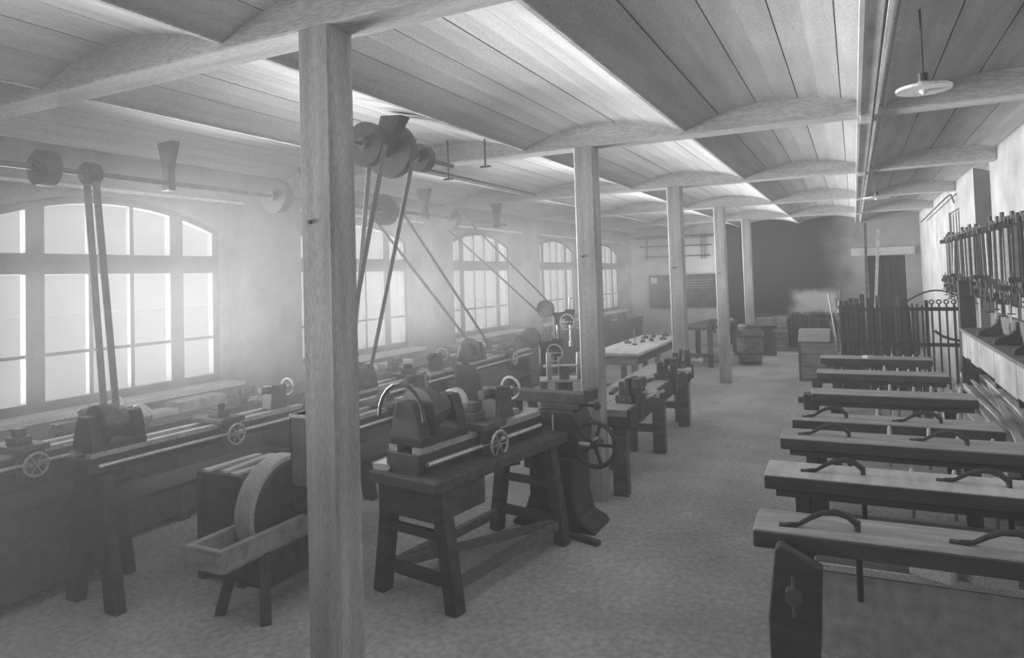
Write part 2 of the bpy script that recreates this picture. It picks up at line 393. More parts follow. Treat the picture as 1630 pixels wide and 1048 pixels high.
# chisels hung in the rails at the backs of the benches
ch = None; seq = ['joiner']
where = ['nearest', 'second', 'third', 'fourth', 'fifth', 'sixth', 'farthest']
for bi, (x, y, L_, wd, H, ba, _) in enumerate(BN):
    n = [0, 5, 5, 6, 8, 8, 7][bi]
    for k in range(n):
        dx = L_*(.42+.5*k/max(1, n-1))+random.uniform(-.03, .03)
        loc = (x+dx, y+wd+.045+dx*math.sin(R(ba)), H-.10+random.uniform(-.03, .03))
        g = 'chisels hung at the back of the %s bench' % where[bi]; lab = 'pale handled chisel, %s from the left on the back rail of the %s bench' % (nth(k), where[bi])
        if ch is None:
            ch = thing('chisel', loc, 0, lab, 'chisel', g)
            MB().lathe((0, 0, 0), (0, 0, .12), [(0, .009), (.2, .014), (.8, .013), (1, .009)], 8).build('handle', lwood, ch)
            B(-.008, .008, -.003, .003, -.16, .0).build('blade', steel, ch)
        else: dup(ch, loc, 0, lab, g)
# things on the benches / under them
def blockplane(x, y, z, rz, label):
    t = thing('wooden_plane', (x, y, z), rz, label, 'plane', 'pale wooden planes under the nearest bench')
    MB().prism([(-.09, 0), (.09, 0), (.09, .09), (.05, .125), (-.09, .125)], 'y', -.045, .045).build('body', papm, t, .003)
    MB().prism([(-.01, .12), (.02, .12), (-.01, .145), (-.03, .14)], 'y', -.012, .012).build('wedge', lwood, t)
# a ledge board on trestles between first and second bench
lb = thing('tool_board', (1.93, 3.72, 0), R(1), 'pale edged board shelf behind the nearest bench, two blocks on it', 'shelf')
B(0, 1.2, 0, .24, .42, .45).build('board', mwood, lb); B(0, 1.2, -.012, 0, .43, .462).build('edge_strip', papm, lb)
B(.02, 1.18, .02, .04, 0, .42).build('front_panel', lwood, lb)
for x in (.05, 1.1): B(x, x+.05, .18, .23, 0, .42).build('leg', dwood, lb)
blockplane(2.44, 3.735, .463, R(-25), 'pale wooden block tilted on the board shelf, the left of two')
blockplane(2.67, 3.74, .463, R(8), 'pale wooden block lying flat on the board shelf, the right of two')
tag(MB().prism([(-.06, 0), (.0, -.03), (.07, -.01), (.05, .03), (.0, .05), (-.05, .035)], 'z', 0, .03).build('rag', white), 'small white rag on the farthest joiner bench', 'rag').location = (2.27, 9.62, .782)

# ================================================================== RIGHT WALL: shelf, irons, clamps, planks
panelm = mat('shelf_panel', .40, .8, .3, 3)
ws = thing('wall_shelf', (3.6, 7.2, 0), 0, 'long wall shelf with pale front panels under the hanging clamps', 'shelf')
B(-.34, 0, -4, 2.35, 1.14, 1.175).build('shelf_board', mwood, ws)
B(-.025, 0, -4, 2.35, 1.175, 1.36).build('back_board', mwood, ws); B(-.035, 0, -4, 2.35, 1.36, 1.375).build('rail', dwood, ws)
y = 2.2
for k in range(8):
    l_ = [.34, .28, .5, .9, .95, .9, .9, .9][k]; y -= l_
    if y < -4: break
    B(-.335, -.31, y+.015, y+l_, .86+.02*(k % 2), 1.138).build('panel', panelm if k != 1 else bwood, ws)
    B(-.33, -.05, y-.01, y+.012, .80, 1.138).build('bracket', dwood, ws)
def iron_boot(x, y, label, s=1.0):
    p = [(-.13, 0), (.07, 0), (.065, .05), (.055, .11), (.05, .19), (.025, .19), (.015, .12), (-.02, .085), (-.075, .07), (-.12, .045), (-.135, .02)]
    return tag(MB().prism([(a*s, b*s) for a, b in p], 'y', -.025, .025).build('last_iron', iron, None, .006), label, 'iron foot', 'boot shaped irons on the wall shelf')
for (x, y, lab) in ((3.44, 8.45, 'boot shaped dark iron on the wall shelf, farthest of three'), (3.44, 7.55, 'boot shaped dark iron on the wall shelf, middle of three'), (3.45, 6.75, 'boot shaped dark iron on the wall shelf, nearest and largest looking')):
    o = iron_boot(x, y, lab, 1.12); o.location = (x, y, 1.176)
# dark upright board closing the shelf
tag(B(3.27, 3.44, 9.56, 9.62, 0, 1.74).build('upright_board', dwood, None, .01), 'dark upright board at the far end of the wall shelf', 'board')
# clamp rail and clamps
rl = B(3.455, 3.6, 5.2, 12.2, 2.22, 2.25).build('clamp_rail', dwood); tag(rl, 'dark wooden rail on the right wall carrying the clamps', 'rail')
cl = {}
def clamp(kind, L_):
    c = thing('bar_clamp', (0, 0, 0), 0, '', 'clamp', 'bar clamps hanging on the right wall')
    bm_ = [iron, lwood, midiron][kind]
    B(-.012, .012, -.008, .008, -L_, .05).build('bar', bm_, c)
    MB().box(-.09, .03, -.016, .016, .0, .05).cyl((-.02, 0, .045), (-.02, 0, .05+[.05, .03, .08, .1, .04][len(cl) % 5]), .018, n=8).build('head', iron, c)
    q = MB().box(-.09, .018, -.014, .014, -L_*.8, -L_*.8+.05).build('jaw', iron, c)
    MB().cyl((-.06, 0, -L_*.8-.12), (-.06, 0, -L_*.8+.09), .007, n=6).bar((-.09, 0, -L_*.8-.11), (-.03, 0, -L_*.8-.11), .01).build('screw', iron, q)
    return c
kinds = [(0, .72), (1, .66), (2, .82), (0, .62), (1, .88)]
nC = 50
for i in range(nC):
    y = 12.0 - 6.4*(i/(nC-1)) + random.uniform(-.03, .03); kk = i % 5 if i % 3 else 0
    lab = '%s clamp with a %s, %s from the far end of the wall rail' % (['short', 'medium', 'long', 'shortest', 'longest'][kk], ['dark iron bar', 'pale wooden bar', 'grey worn bar', 'dark iron bar', 'pale wooden bar'][kk], nth(i))
    loc = (3.438, y, 2.252)
    if kk not in cl: c = clamp(*kinds[kk]); cl[kk] = c; c.location = loc
    else: c = copy_tree(cl[kk]); c.location = loc
    c.rotation_euler = (R(random.uniform(-2.5, 2.5)), 0, R(random.uniform(-25, 25)))
    c['label'] = lab
tag(MB().bar((3.41, 11.1, 1.74), (3.41, 10.9, 2.28), .05, .012, up=(1, 0, 0)).build('wooden_straightedge', lwood), 'wide pale wooden straightedge leaning among the clamps', 'ruler')
# thin gas pipe at the top right
tag(MB().tube([(3.5, 16.8, 2.86), (3.5, 12.2, 2.98), (3.52, 11.95, 2.98), (3.55, 11.9, 2.85)], .012, 6).build('gas_pipe', iron), 'thin dark pipe along the top of the right wall by the door', 'pipe')

# pile of planks
plankm = mat('grey_plank', .45, .8, .3, 3, stretch=(5, 1, 5))
pl = [(3.12, 6.4, 10.6, .03, 0, 1), (3.30, 6.0, 10.9, .03, 1, 0), (3.47, 6.3, 11.2, .03, 0, 2)]
z = 0.0; cnt = 0
layers = [
 [(3.02, 6.3, 10.4, 2), (3.21, 6.1, 10.9, -1), (3.40, 6.2, 11.1, .5)],
 [(3.06, 6.2, 10.2, 1), (3.25, 6.4, 11.0, -1), (3.45, 6.0, 10.8, 0)],
 [(3.06, 6.1, 9.5, -1.5), (3.25, 6.1, 10.7, 1), (3.46, 6.0, 11.3, 0)],
 [(3.10, 6.3, 9.2, 2), (3.30, 6.6, 10.8, -1), (3.48, 6.0, 11.0, 0)],
 [(3.13, 6.0, 9.3, -2.5), (3.32, 6.2, 10.5, .7), (3.49, 6.0, 10.9, 0)],
 [(3.16, 6.3, 8.9, 1.5), (3.33, 6.3, 10.6, -1), (3.49, 6.1, 11.2, 0)],
 [(3.22, 6.1, 9.2, 2.5), (3.42, 6.0, 10.4, -1)],
 [(3.30, 6.1, 9.8, -2), (3.47, 6.0, 10.9, .5)],
 [(3.36, 6.4, 9.4, 2), (3.50, 6.0, 10.4, 0)]]
pw = ['bottom', 'second', 'third', 'fourth', 'fifth', 'sixth', 'seventh', 'eighth', 'top']
for li, lay in enumerate(layers):
    for (x, y0, y1, a) in lay:
        w_ = random.uniform(.08, .14); t = .055
        o = B(-w_/2, w_/2, -(y1-y0)/2, (y1-y0)/2, 0, t).build('timber_plank', [lwood, bwood, plankm][cnt % 3], None, .003)
        o.location = (x, (y0+y1)/2, z+.001*li); o.rotation_euler = (0, 0, R(a)); cnt += 1
        tag(o, '%s sawn plank, %s layer of the pile by the right wall, %s' % (['pale', 'weathered', 'grey'][(cnt-1) % 3], pw[li], ['on the aisle side', 'next to the wall' if len(lay) == 2 else 'in the middle', 'next to the wall'][lay.index((x, y0, y1, a))]), 'plank', 'planks piled under the wall shelf')
    z += .057
for k, (xa, ya, za, xb, yb, zb) in enumerate([(3.24, 6.2, .545, 3.50, 9.3, .56), (3.44, 6.4, .60, 3.52, 10.2, .57), (2.90, 6.7, .02, 3.06, 9.6, .42), (3.36, 6.0, .63, 3.54, 8.6, .56)]):
    tag(MB().bar((xa, ya, za), (xb, yb, zb), .055, .03).build('loose_batten', lwood), ['long pale batten lying askew over the plank pile', 'highest pale batten resting against the wall panels', 'short batten slipping off the aisle side of the plank pile', 'pale batten across the near top of the plank pile'][k], 'batten')

for k in range(7):
    xa, xb = 3.12+.055*k, 3.10+.06*k+random.uniform(-.05, .08); ya = 6.3+.25*(k % 3)
    o = MB().bar((xa, ya, .545 if k > 2 else .365), (min(xb, 3.54), ya+2.6+.3*(k % 2), .56 if k > 2 else .38), .035, .018).build('thin_lath', lwood)
    tag(o, 'thin pale lath lying on the plank pile by the right wall, %s from the aisle' % nth(k), 'lath', 'laths on the plank pile')

# ================================================================== IRON GATE, stock, poles
gt = thing('iron_gate', (1.98, 10.6, 0), 0, 'dark wrought iron gate with arched top rail and ring finials', 'gate')
def gate_bar(x, h, fin): 
    b = B(x-.011, x+.011, -.011, .011, .12, h).build('gate_bar', iron, gt)
    if fin: MB().ring((x, 0, h+.035), (0, 1, 0), .026, .009, 12, 6).build('finial', iron, b)
for k in range(17): gate_bar(.03+k*.06, 1.40+.02*math.sin(k), False)
for k in range(5): gate_bar(1.10+k*.085, 1.40, True)
for x in (.0, 1.04, 1.50): B(x-.02, x+.02, -.02, .02, 0, 1.46).build('gate_stile', iron, gt)
for z in (.2, .86, 1.34): B(0, 1.5, -.012, .012, z-.025, z+.025).build('gate_rail', iron, gt)
MB().tube([(.80+.72*t, 0, 1.44+.15*math.sin(PI*t)) for t in [i/14 for i in range(15)]], .012, 6).build('arched_rail', iron, gt)
MB().tube([(1.12, -.02, 1.05), (1.2, -.02, .98), (1.3, -.02, .94), (1.4, -.02, .92)], .02, 6).build('scroll', iron, gt)
for k in range(17):
    x = 1.98+.058*k; h = 1.40+random.uniform(-.10, .14)
    tag(MB().bar((x, 10.95, 0), (x+random.uniform(-.03, .03), 11.12, h), .06, .02, up=(0, 1, 0)).build('upright_bar', dwood if k % 4 else mwood), '%s upright board leaning behind the iron gate, %s from the left' % ('dark' if k % 4 else 'weathered', nth(k)), 'board', 'boards leaning behind the iron gate')
tag(MB().bar((2.31, 12.4, 0), (2.36, 12.5, 2.66), .04).build('long_pole', mwood), 'straight tall pole standing behind the gate, left of the end door', 'pole')
tag(MB().bar((2.36, 12.4, 0), (2.55, 12.5, 2.55), .045).build('long_pole', lwood), 'leaning tall pole standing in front of the end door', 'pole')
for k in range(9):
    a = random.uniform(-.16, .06)
    tag(MB().tube([(1.93+.015*k, 11.5+.03*k, 0), (1.95+a*.4, 11.6+.03*k, .6), (1.93+a, 11.75+.03*k, 1.1+.06*k)], .014, 6).build('rough_stick', lwood if k % 2 else mwood), '%s rough stick leaning beside the wooden chest, %s from the front' % ('pale' if k % 2 else 'dark', nth(k)), 'stick', 'sticks leaning left of the gate')

# wooden chest
ct = thing('wooden_chest', (1.24, 12.6, 0), 0, 'wooden chest with a sloping lid in front of the forge', 'chest')
B(.02, .60, .02, .6, .04, .67).build('body', dwood, ct)
for k in range(3): B(.03, .61, 0, .02, .05+.208*k, .05+.208*k+.2).build('front_board', chestw, ct)
for x in (0, .6): B(x, x+.04, -.01, .04, 0, .68).build('corner_post', mwood, ct)
MB().prism([(-.03, .68), (.30, .86), (.62, .86), (.62, .68)], 'x', .0, .5).build('lid', chestw, ct, .006)
# barrel
br = thing('barrel', (.17, 14.6, 0), 0, 'wooden barrel standing before the farthest post', 'barrel')
MB().lathe((0, 0, 0), (0, 0, .83), [(0, .21), (.2, .245), (.5, .262), (.8, .245), (1, .212)], 20).build('body', mwood, br, smooth=True)
for z, r in ((.06, .226), (.24, .256), (.58, .258), (.77, .228)): MB().lathe((0, 0, z-.02), (0, 0, z+.02), [(0, r+.003), (1, r+.003)], 20).build('hoop', iron, br)
# bucket
bk = thing('bucket', (-.25, 14.4, 0), 0, 'small pale bucket on the floor left of the barrel', 'bucket')
MB().lathe((0, 0, .02), (0, 0, .26), [(0, .09), (1, .13)], 16).build('body', white, bk, smooth=True)
MB().tube([(-.13*math.cos(t), 0, .26+.1*math.sin(t)) for t in [PI*i/8 for i in range(9)]], .005, 6).build('handle', iron, bk)
# forge
fg = thing('forge', (-.05, 17.4, 0), 0, 'brick forge hearth against the sooty end wall', 'forge')
B(0, .72, 0, 1.08, 0, .78).build('hearth', mason, fg, .02)
for r_ in range(6):
    for k in range(3): B(.01+.24*k-(.06 if r_ % 2 and k else 0), .22+.24*k-(.06 if r_ % 2 and k < 2 else 0), -.02, .0, .02+.125*r_, .02+.125*r_+.11).build('brick', mason, fg)
B(-.05, .3, .2, .9, .78, .84).build('coal_rim', iron, fg)
fc = thing('tong_rack', (.70, 17.5, 0), 0, 'dark iron quench trough with tongs standing in it, right of the forge', 'rack')
MB().box(0, 1.1, 0, .5, 0, .72).build('trough', iron, fc, .01)
for k in range(16):
    x = .04+.068*k; B(x-.012, x+.012, -.01, .012, .35, .86+.06*random.random()).build('tongs', iron if k % 3 else midiron, fc)
B(-.55, 1.6, -.5, -.42, .02, .10).build('low_rail', mwood, fc)
an = thing('anvil', (.35, 16.3, 0), R(15), 'anvil on a wooden block before the forge', 'anvil')
MB().lathe((0, 0, 0), (0, 0, .42), [(0, .17), (1, .15)], 14).build('block', dwood, an)
MB().prism([(-.12, .42), (.12, .42), (.07, .5), (.08, .58), (.17, .62), (.17, .66), (-.14, .66), (-.3, .64), (-.14, .58), (-.07, .5)], 'y', -.06, .06).build('body', iron, an, .006)

# ================================================================== BACK WALL: blackboard, racks
bb = thing('blackboard', (-2.94, 18.47, 1.02), 0, 'blackboard with faint chalk writing on the white end wall', 'blackboard')
B(0, 1.78, -.02, .0, 0, .83).build('board', black, bb)
MB().box(-.03, 1.81, -.03, .01, .83, .86).box(-.03, 1.81, -.03, .01, -.03, 0).box(-.03, 0, -.03, .01, 0, .83).box(1.78, 1.81, -.03, .01, 0, .83).build('frame', dwood, bb)
ck = MB()
for k, z in enumerate((.70, .63, .56, .49)):
    x = .98
    while x < 1.62:
        l_ = random.uniform(.04, .12); ck.box(x, x+l_, -.0225, -.02, z, z+.008); x += l_+.025
ck.build('chalk_lines', chalk, bb)
B(.02, .2, -.024, -.02, .64, .80).build('note', papm, bb)
for k, z in enumerate((2.93, 2.88, 2.66, 2.38)):
    y = 18.40
    tag(MB().cyl((-3.42+.12*k, y, z+.02), (-1.12-.05*k, y, z), .018 if k != 1 else .012, n=8).build('stock_rod', iron), ['highest dark rod', 'slimmer dark rod just under the highest', 'third dark rod from the top', 'lowest dark rod'][k]+' racked across the white end wall', 'rod')
    for x in (-3.0, -1.5): 
        pass
rk = thing('rod_rack', (0, 18.485, 0), 0, 'iron brackets that carry the rods on the end wall', 'rack')
for x in (-3.0, -1.5):
    B(x-.01, x+.01, -.03, 0, 2.3, 2.98).build('upright', iron, rk)
    for z in (2.86, 2.64, 2.36): B(x-.01, x+.01, -.14, -.03, z-.012, z-.0).build('bracket', iron, rk)

# ================================================================== WINDOW BENCH AND VISES
wb = thing('window_bench', (-3.2, 9.4, 0), 0, 'long fitters bench running under all the windows', 'workbench')
for k in range(3): B(-.29+.195*k, -.29+.195*k+.188, -7.6, 8.1, .78, .83).build('top_plank', mwood, wb)
B(.27, .30, -7.6, 8.1, .62, .83).build('apron', dwood, wb); B(.24, .27, -7.6, 8.1, .06, .62).build('kick_board', dwood, wb)
for k in range(9): B(.2, .28, -7.5+1.9*k, -7.4+1.9*k, 0, .78).build('leg', dwood, wb)
def vise(s=1.0):
    v = thing('bench_vice', (0, 0, 0), 0, '', 'vice', 'fitters vices on the window bench')
    MB().box(-.10*s, .02*s, -.06*s, .06*s, 0, .05*s).box(-.08*s, 0, -.045*s, .045*s, .05*s, .14*s).box(-.02*s, .012*s, -.07*s, .07*s, .11*s, .17*s).build('fixed_jaw', midiron, v, .004)
    MB().box(.03*s, .075*s, -.07*s, .07*s, .105*s, .17*s).prism([(.03*s, -.12*s), (.07*s, -.12*s), (.085*s, .11*s), (.03*s, .11*s)], 'y', -.035*s, .035*s).build('moving_jaw', midiron, v, .004)
    q = MB().cyl((-.05*s, 0, .07*s), (.17*s, 0, .07*s), .016*s, n=10).cyl((.15*s, 0, .07*s), (.19*s, 0, .07*s), .026*s, n=10).build('screw', steel, v)
    MB().cyl((.17*s, -.11*s, .07*s), (.17*s, .11*s, .07*s), .007*s, n=6).cyl((.17*s, -.12*s, .07*s), (.17*s, -.10*s, .07*s), .013*s, n=6).cyl((.17*s, .10*s, .07*s), (.17*s, .12*s, .07*s), .013*s, n=6).build('handle', steel, q)
    return v
vz = vise(1.0); vz.location = (-2.96, 2.9, .83); vz['label'] = 'steel vice nearest on the window bench, under the first window'
ords = ['second', 'third', 'fourth', 'fifth', 'sixth', 'seventh', 'eighth', 'ninth', 'tenth', 'eleventh', 'twelfth']
for k in range(11): dup(vz, (-2.96, 4.5+1.15*k, .83), R(random.uniform(-8, 8)), '%s steel vice along the window bench counted from the near end' % ords[k])
# loose boards and cases on the window bench
for k, (y, l_, h) in enumerate(((3.3, .7, .05), (4.0, .5, .1), (6.9, .6, .06), (8.6, .5, .12), (10.9, .6, .05), (12.8, .5, .08))):
    tag(B(-3.38, -3.18, y, y+l_, .831, .831+h).build('tool_case', lwood if k % 2 == 0 else bwood, None, .006), 'pale wooden case on the window bench, %s from the near end' % ['first', 'second', 'third', 'fourth', 'fifth', 'sixth'][k], 'case')

# ================================================================== LATHES
def cone_pulley(mb, x, z, y0, rs, w):
    for i, r in enumerate(rs): mb.cyl((x, y0+i*w, z), (x, y0+(i+1)*w-.004, z), r, n=16)
def lathe_machine(L_, zb, label, legs=True, s=1.0, cp=.58, tp=None):
    t = thing('metal_lathe', (0, 0, 0), 0, label, 'lathe', 'metal turning lathes')
    bw = .11*s
    if legs:
        for y in (.10, L_-.16):
            p = [(-.20, 0), (-.11, 0), (-.085, .20), (-.04, .33), (.04, .33), (.085, .20), (.11, 0), (.20, 0), (.13, .5), (.11, zb-.14), (-.11, zb-.14), (-.13, .5)]
            MB().prism([(a*1.35, b) for a, b in p], 'y', y-.035, y+.035).build('leg_frame', iron, t, .006)
        B(-.17, .19, .1, L_-.1, zb-.34, zb-.31).build('tray', iron, t)
    MB().box(-bw, bw, 0, L_, zb-.13*s, zb-.03*s).build('bed', iron, t, .004)
    for sgn in (-1, 1): B(sgn*bw*.72-.028*s, sgn*bw*.72+.028*s, .02, L_-.01, zb-.03*s, zb).build('bed_way', steel, t)
    h = MB().prism([(-bw, zb), (bw, zb), (bw*.8, zb+.12*s), (bw*.45, zb+.21*s), (-bw*.45, zb+.21*s), (-bw*.8, zb+.12*s)], 'y', .03, .10*s)
    h.prism([(-bw, zb), (bw, zb), (bw*.8, zb+.12*s), (bw*.45, zb+.21*s), (-bw*.45, zb+.21*s), (-bw*.8, zb+.12*s)], 'y', .30*s, .37*s)
    h = h.box(-bw, bw, .03, .37*s, zb, zb+.04*s).build('headstock', iron, t, .004)
    mb = MB(); cone_pulley(mb, 0, zb+.15*s, .11*s, [.12*s, .095*s, .07*s], .06*s); mb.build('cone_pulley', midiron, h)
    mb = MB(); mb.cyl((0, .37*s, zb+.15*s), (0, .42*s, zb+.15*s), .075*s, n=18).cyl((0, .42*s, zb+.15*s), (0, .45*s, zb+.15*s), .05*s, n=12)
    mb.build('chuck', steel, t, .003)
    y = L_*cp
    c = MB().box(-bw*1.5, bw*1.5, y-.10*s, y+.10*s, zb, zb+.035*s).box(bw, bw*1.25, y-.08*s, y+.08*s, zb-.16*s, zb).box(-.05*s, .06*s, y-.05*s, y+.05*s, zb+.035*s, zb+.08*s).box(-.03*s, .04*s, y-.03*s, y+.03*s, zb+.08*s, zb+.13*s).build('carriage', midiron, t, .004)
    hw = MB().ring((bw*1.5+.03, y, zb-.08*s), (1, 0, 0), .07*s, .009*s, 18, 6)
    for a in range(3): hw.bar((bw*1.5+.03, y-.07*s*math.cos(a*PI/3), zb-.08*s-.07*s*math.sin(a*PI/3)), (bw*1.5+.03, y+.07*s*math.cos(a*PI/3), zb-.08*s+.07*s*math.sin(a*PI/3)), .008)
    hw.cyl((bw*1.2, y, zb-.08*s), (bw*1.5+.04, y, zb-.08*s), .014).build('handwheel', steel, c)
    y = L_-.26*s if tp is None else L_*tp
    ts = MB().prism([(y-.02, zb), (y+.16*s, zb), (y+.13*s, zb+.17*s), (y, zb+.19*s)], 'x', -.05*s, .05*s).cyl((0, y-.08*s, zb+.15*s), (0, y+.17*s, zb+.15*s), .028*s, n=12).build('tailstock', midiron, t, .004)
    MB().ring((0, y+.20*s, zb+.15*s), (0, 1, 0), .065*s, .009*s, 16, 6).cyl((0, y+.15*s, zb+.15*s), (0, y+.21*s, zb+.15*s), .014, n=8).bar((-.06*s, y+.20*s, zb+.15*s), (.06*s, y+.20*s, zb+.15*s), .009).build('handwheel', steel, ts)
    MB().cyl((bw+.02, .05, zb-.08*s), (bw+.02, L_-.05, zb-.08*s), .013*s, n=8).build('lead_screw', steel, t)
    return t
l1 = lathe_machine(1.7, .95, 'dark lathe on cast legs nearest the first window'); l1.location = (-2.60, 1.45, 0)
dup(l1, (-2.1, 2.5, 0), R(-2), 'dark lathe on splayed cast legs, left of the grindstone')
dup(l1, (-2.0, 4.75, 0), 0, 'lathe behind the nearest post with tools by its bed')
dup(l1, (-2.03, 6.9, 0), R(1), 'lathe under the belts before the third window')
B(-.16, .16, .14, 1.5, .08, .60).build('cupboard_panel', dwood, l1)
l2 = lathe_machine(1.5, .93, 'lathe with bright flat bed beside the grindstone wheel'); l2.location = (-1.32, 3.35+.25, 0)
l2['label'] = 'lathe with bright bed ways seen just right of the nearest post'
# flat bright boards / blanks laid on lathe near first window
wt = thing('low_table', (-1.84, 3.12, 0), 0, 'low dark cupboard table with pale strips on top behind the grindstone', 'table')
B(0, .42, 0, .50, .66, .70).build('table_top', dwood, wt)
B(.01, .41, .01, .49, .03, .66).build('cupboard', dwood, wt)
for x in (.0, .36):
    for yy in (.0, .44): B(x, x+.06, yy, yy+.06, 0, .66).build('leg', dwood, wt)
for k, (x, y, l_, a) in enumerate(((-1.76, 3.35, .44, -2), (-1.64, 3.38, .46, 5), (-1.50, 3.34, .42, -2))):
    o = B(-.03, .03, -l_/2, l_/2, 0, .018).build('pale_batten', lwood); o.location = (x, y, .701); o.rotation_euler = (0, 0, R(a))
    tag(o, ['leftmost of the pale strips on the low cupboard table', 'pale strip lying askew between two others on the low cupboard table', 'pale strip on the low cupboard table nearest the grindstone'][k], 'strip')

# grindstone
gs = thing('grindstone', (-1.08, 3.03, 0), 0, 'large round grindstone turning in a wooden trough beside the nearest post', 'grindstone')
MB().lathe((-.09, .12, .56), (.05, .12, .56), [(0, .30), (.05, .31), (.95, .31), (1, .30)], 40).build('stone_wheel', stone, gs, smooth=True)
MB().lathe((.05, .12, .56), (.064, .12, .56), [(0, .285), (1, .27)], 40).build('wheel_face', iron, gs)  # dark disc paints the shade on the side turned from the windows
MB().cyl((-.2, .12, .56), (.18, .12, .56), .02).cyl((.17, .12, .56), (.19, .12, .56), .035).build('axle', iron, gs)
tr = MB()
tr.box(-.17, -.13, -.42, .60, .38, .50).box(.08, .12, -.42, .60, .38, .50).box(-.17, .12, -.46, -.42, .38, .50).box(-.17, .12, .58, .62, .38, .50).box(-.15, .1, -.42, .6, .36, .39)
tr.build('trough', chestw, gs, .004)
for (x0, y0, x1, y1) in ((-.13, -.12, -.20, -.20), (.08, -.12, .15, -.18), (-.13, .45, -.19, .55), (.08, .45, .15, .55)):
    MB().bar((x0, y0, .38), (x1, y1, 0), .06).build('leg', dwood, gs)
MB().prism([(-.25, .38), (.5, .38), (.4, .14), (-.1, .14)], 'x', -.12, .07).build('water_box', dwood, gs)
MB().tube([(.10, .12, .56), (.2, .12, .56), (.2, .12, .40), (.28, .12, .40)], .012, 6).build('crank', iron, gs)
# tin box on the near post's left side
tb = thing('tin_box', (-.16, 2.30, 1.02), 0, 'open sheet metal box fixed to the left side of the nearest post', 'box')
MB().box(0, .15, 0, .004, 0, .32).box(0, .004, 0, .1, 0, .32).box(0, .15, .1, .104, 0, .32).box(0, .15, 0, .104, 0, .004).build('body', midiron, tb)
MB().box(-.004, .155, -.004, .004, .31, .325).box(-.004, .004, 0, .108, .31, .325).build('rim', steel, tb)

# trestle bench with lathe (middle foreground)
tb2 = thing('trestle_bench', (-.30, 3.30, 0), R(-9), 'heavy dark trestle bench carrying a lathe, right of the nearest post', 'workbench')
B(-.28, .28, 0, 1.45, .70, .77).build('bench_top', dwood, tb2, .008)
B(-.24, .24, .04, .5, .52, .70).build('drawer_box', dwood, tb2, .006)
for y in (.12, 1.30):
    for s in (-1, 1): MB().bar((s*.2, y, .70), (s*.30, y, 0), .085, .085).build('leg', dwood, tb2)
    MB().bar((-.27, y, .17), (.27, y, .17), .05, .06).build('cross_rail', dwood, tb2)
    MB().bar((-.24, y, .42), (.24, y, .42), .04, .05).build('cross_rail', dwood, tb2)
for s in (-1, 1): MB().bar((s*.27, .12, .14), (s*.27, 1.30, .14), .045, .06).build('side_rail', mwood, tb2)
MB().bar((-.26, .14, .15), (.24, 1.28, .15), .04, .05).build('diagonal_rail', mwood, tb2)
l3 = lathe_machine(1.32, .93, 'lathe mounted on the dark trestle bench', legs=False, s=1.25, cp=.50, tp=.66); l3.location = (-.33, 3.36, 0); l3.rotation_euler = (0, 0, R(-9))
B(-.14, .14, .05, .4, .772, .80).build('foot_block', iron, l3); B(-.14, .14, 1.0, 1.25, .772, .80).build('foot_block', iron, l3)
# curved guards over the lathe gears
MB().tube([(.19*math.cos(t), .0, 1.10+.21*math.sin(t)) for t in [PI*i/10 for i in range(11)]], .012, 6).build('guard_hoop', midiron, l3)
tag(MB().prism([(-.06, 0), (.05, 0), (.07, .02), (.05, .04), (-.06, .04)], 'y', -.08, .08).build('white_box', papm), 'small white box on the corner of the trestle bench beside the post', 'box').location = (-.50, 3.45, .772)

# ================================================================== SHAPING MACHINE
sm = thing('shaping_machine', (.03, 4.92, 0), 0, 'dark cast iron shaping machine with a flywheel before the second post', 'shaper')
MB().prism([(-.36, 0), (.34, 0), (.30, .05), (.21, .09), (.17, .25), (.17, .55), (-.20, .55), (-.20, .25), (-.26, .09), (-.34, .05)], 'y', -.16, .2).build('pedestal', iron, sm, .015)
MB().prism([(-.20, .55), (.20, .55), (.22, .80), (.17, .90), (-.14, .90), (-.2, .75)], 'y', -.13, .17).build('column', iron, sm, .015)
MB().prism([(-.36, .945), (.24, .945), (.24, 1.02), (-.36, 1.03), (-.37, .98)], 'y', -.05, .09).build('ram', midiron, sm, .006)
MB().box(-.12, .2, -.08, .12, .90, .945).build('slideway', midiron, sm, .004)
MB().box(-.42, -.35, -.04, .08, .84, 1.04).cyl((-.385, .02, 1.04), (-.385, .02, 1.10), .012, n=8).build('tool_head', iron, sm, .004)
MB().box(-.47, -.20, -.15, .15, .83, .855).build('table_plate', steel, sm)
MB().box(-.42, -.22, -.12, .12, .60, .83).build('work_table', midiron, sm, .006)
MB().box(-.24, -.18, -.15, .17, .45, .85).build('cross_slide', iron, sm)
fw_ = MB().ring((.33, -.10, .66), (0, 1, 0), .165, .018, 28, 8).cyl((.33, -.12, .66), (.33, .02, .66), .03, n=12)
for a in range(5): fw_.bar((.33, -.10, .66), (.33+.16*math.cos(a*2*PI/5), -.10, .66+.16*math.sin(a*2*PI/5)), .022)
fw_.build('flywheel', iron, sm, smooth=True)
MB().cyl((.36, -.13, .72), (.36, -.19, .72), .012, n=8).cyl((.17, -.1, .66), (.33, -.1, .66), .02, n=8).build('crank_handle', steel, sm)
MB().cyl((.20, .0, .93), (.30, .0, .93), .012, n=8).lathe((.29, 0, .93), (.35, 0, .93), [(0, .01), (.25, .028), (.5, .033), (.75, .028), (1, .01)], 12).build('ball_knob', iron, sm, smooth=True)
MB().lathe((-.03, -.15, .68), (-.03, -.13, .68), [(0, .10), (1, .10)], 24).build('bull_gear', midiron, sm)
MB().cyl((.02, -.16, .52), (.02, -.16, .88), .006, n=6).build('slotted_rod', steel, sm)
MB().cyl((.2, .05, 1.0), (.26, .05, 1.0), .03, n=10).box(.24, .3, -.06, .1, .97, 1.05).build('ram_cap', iron, sm)
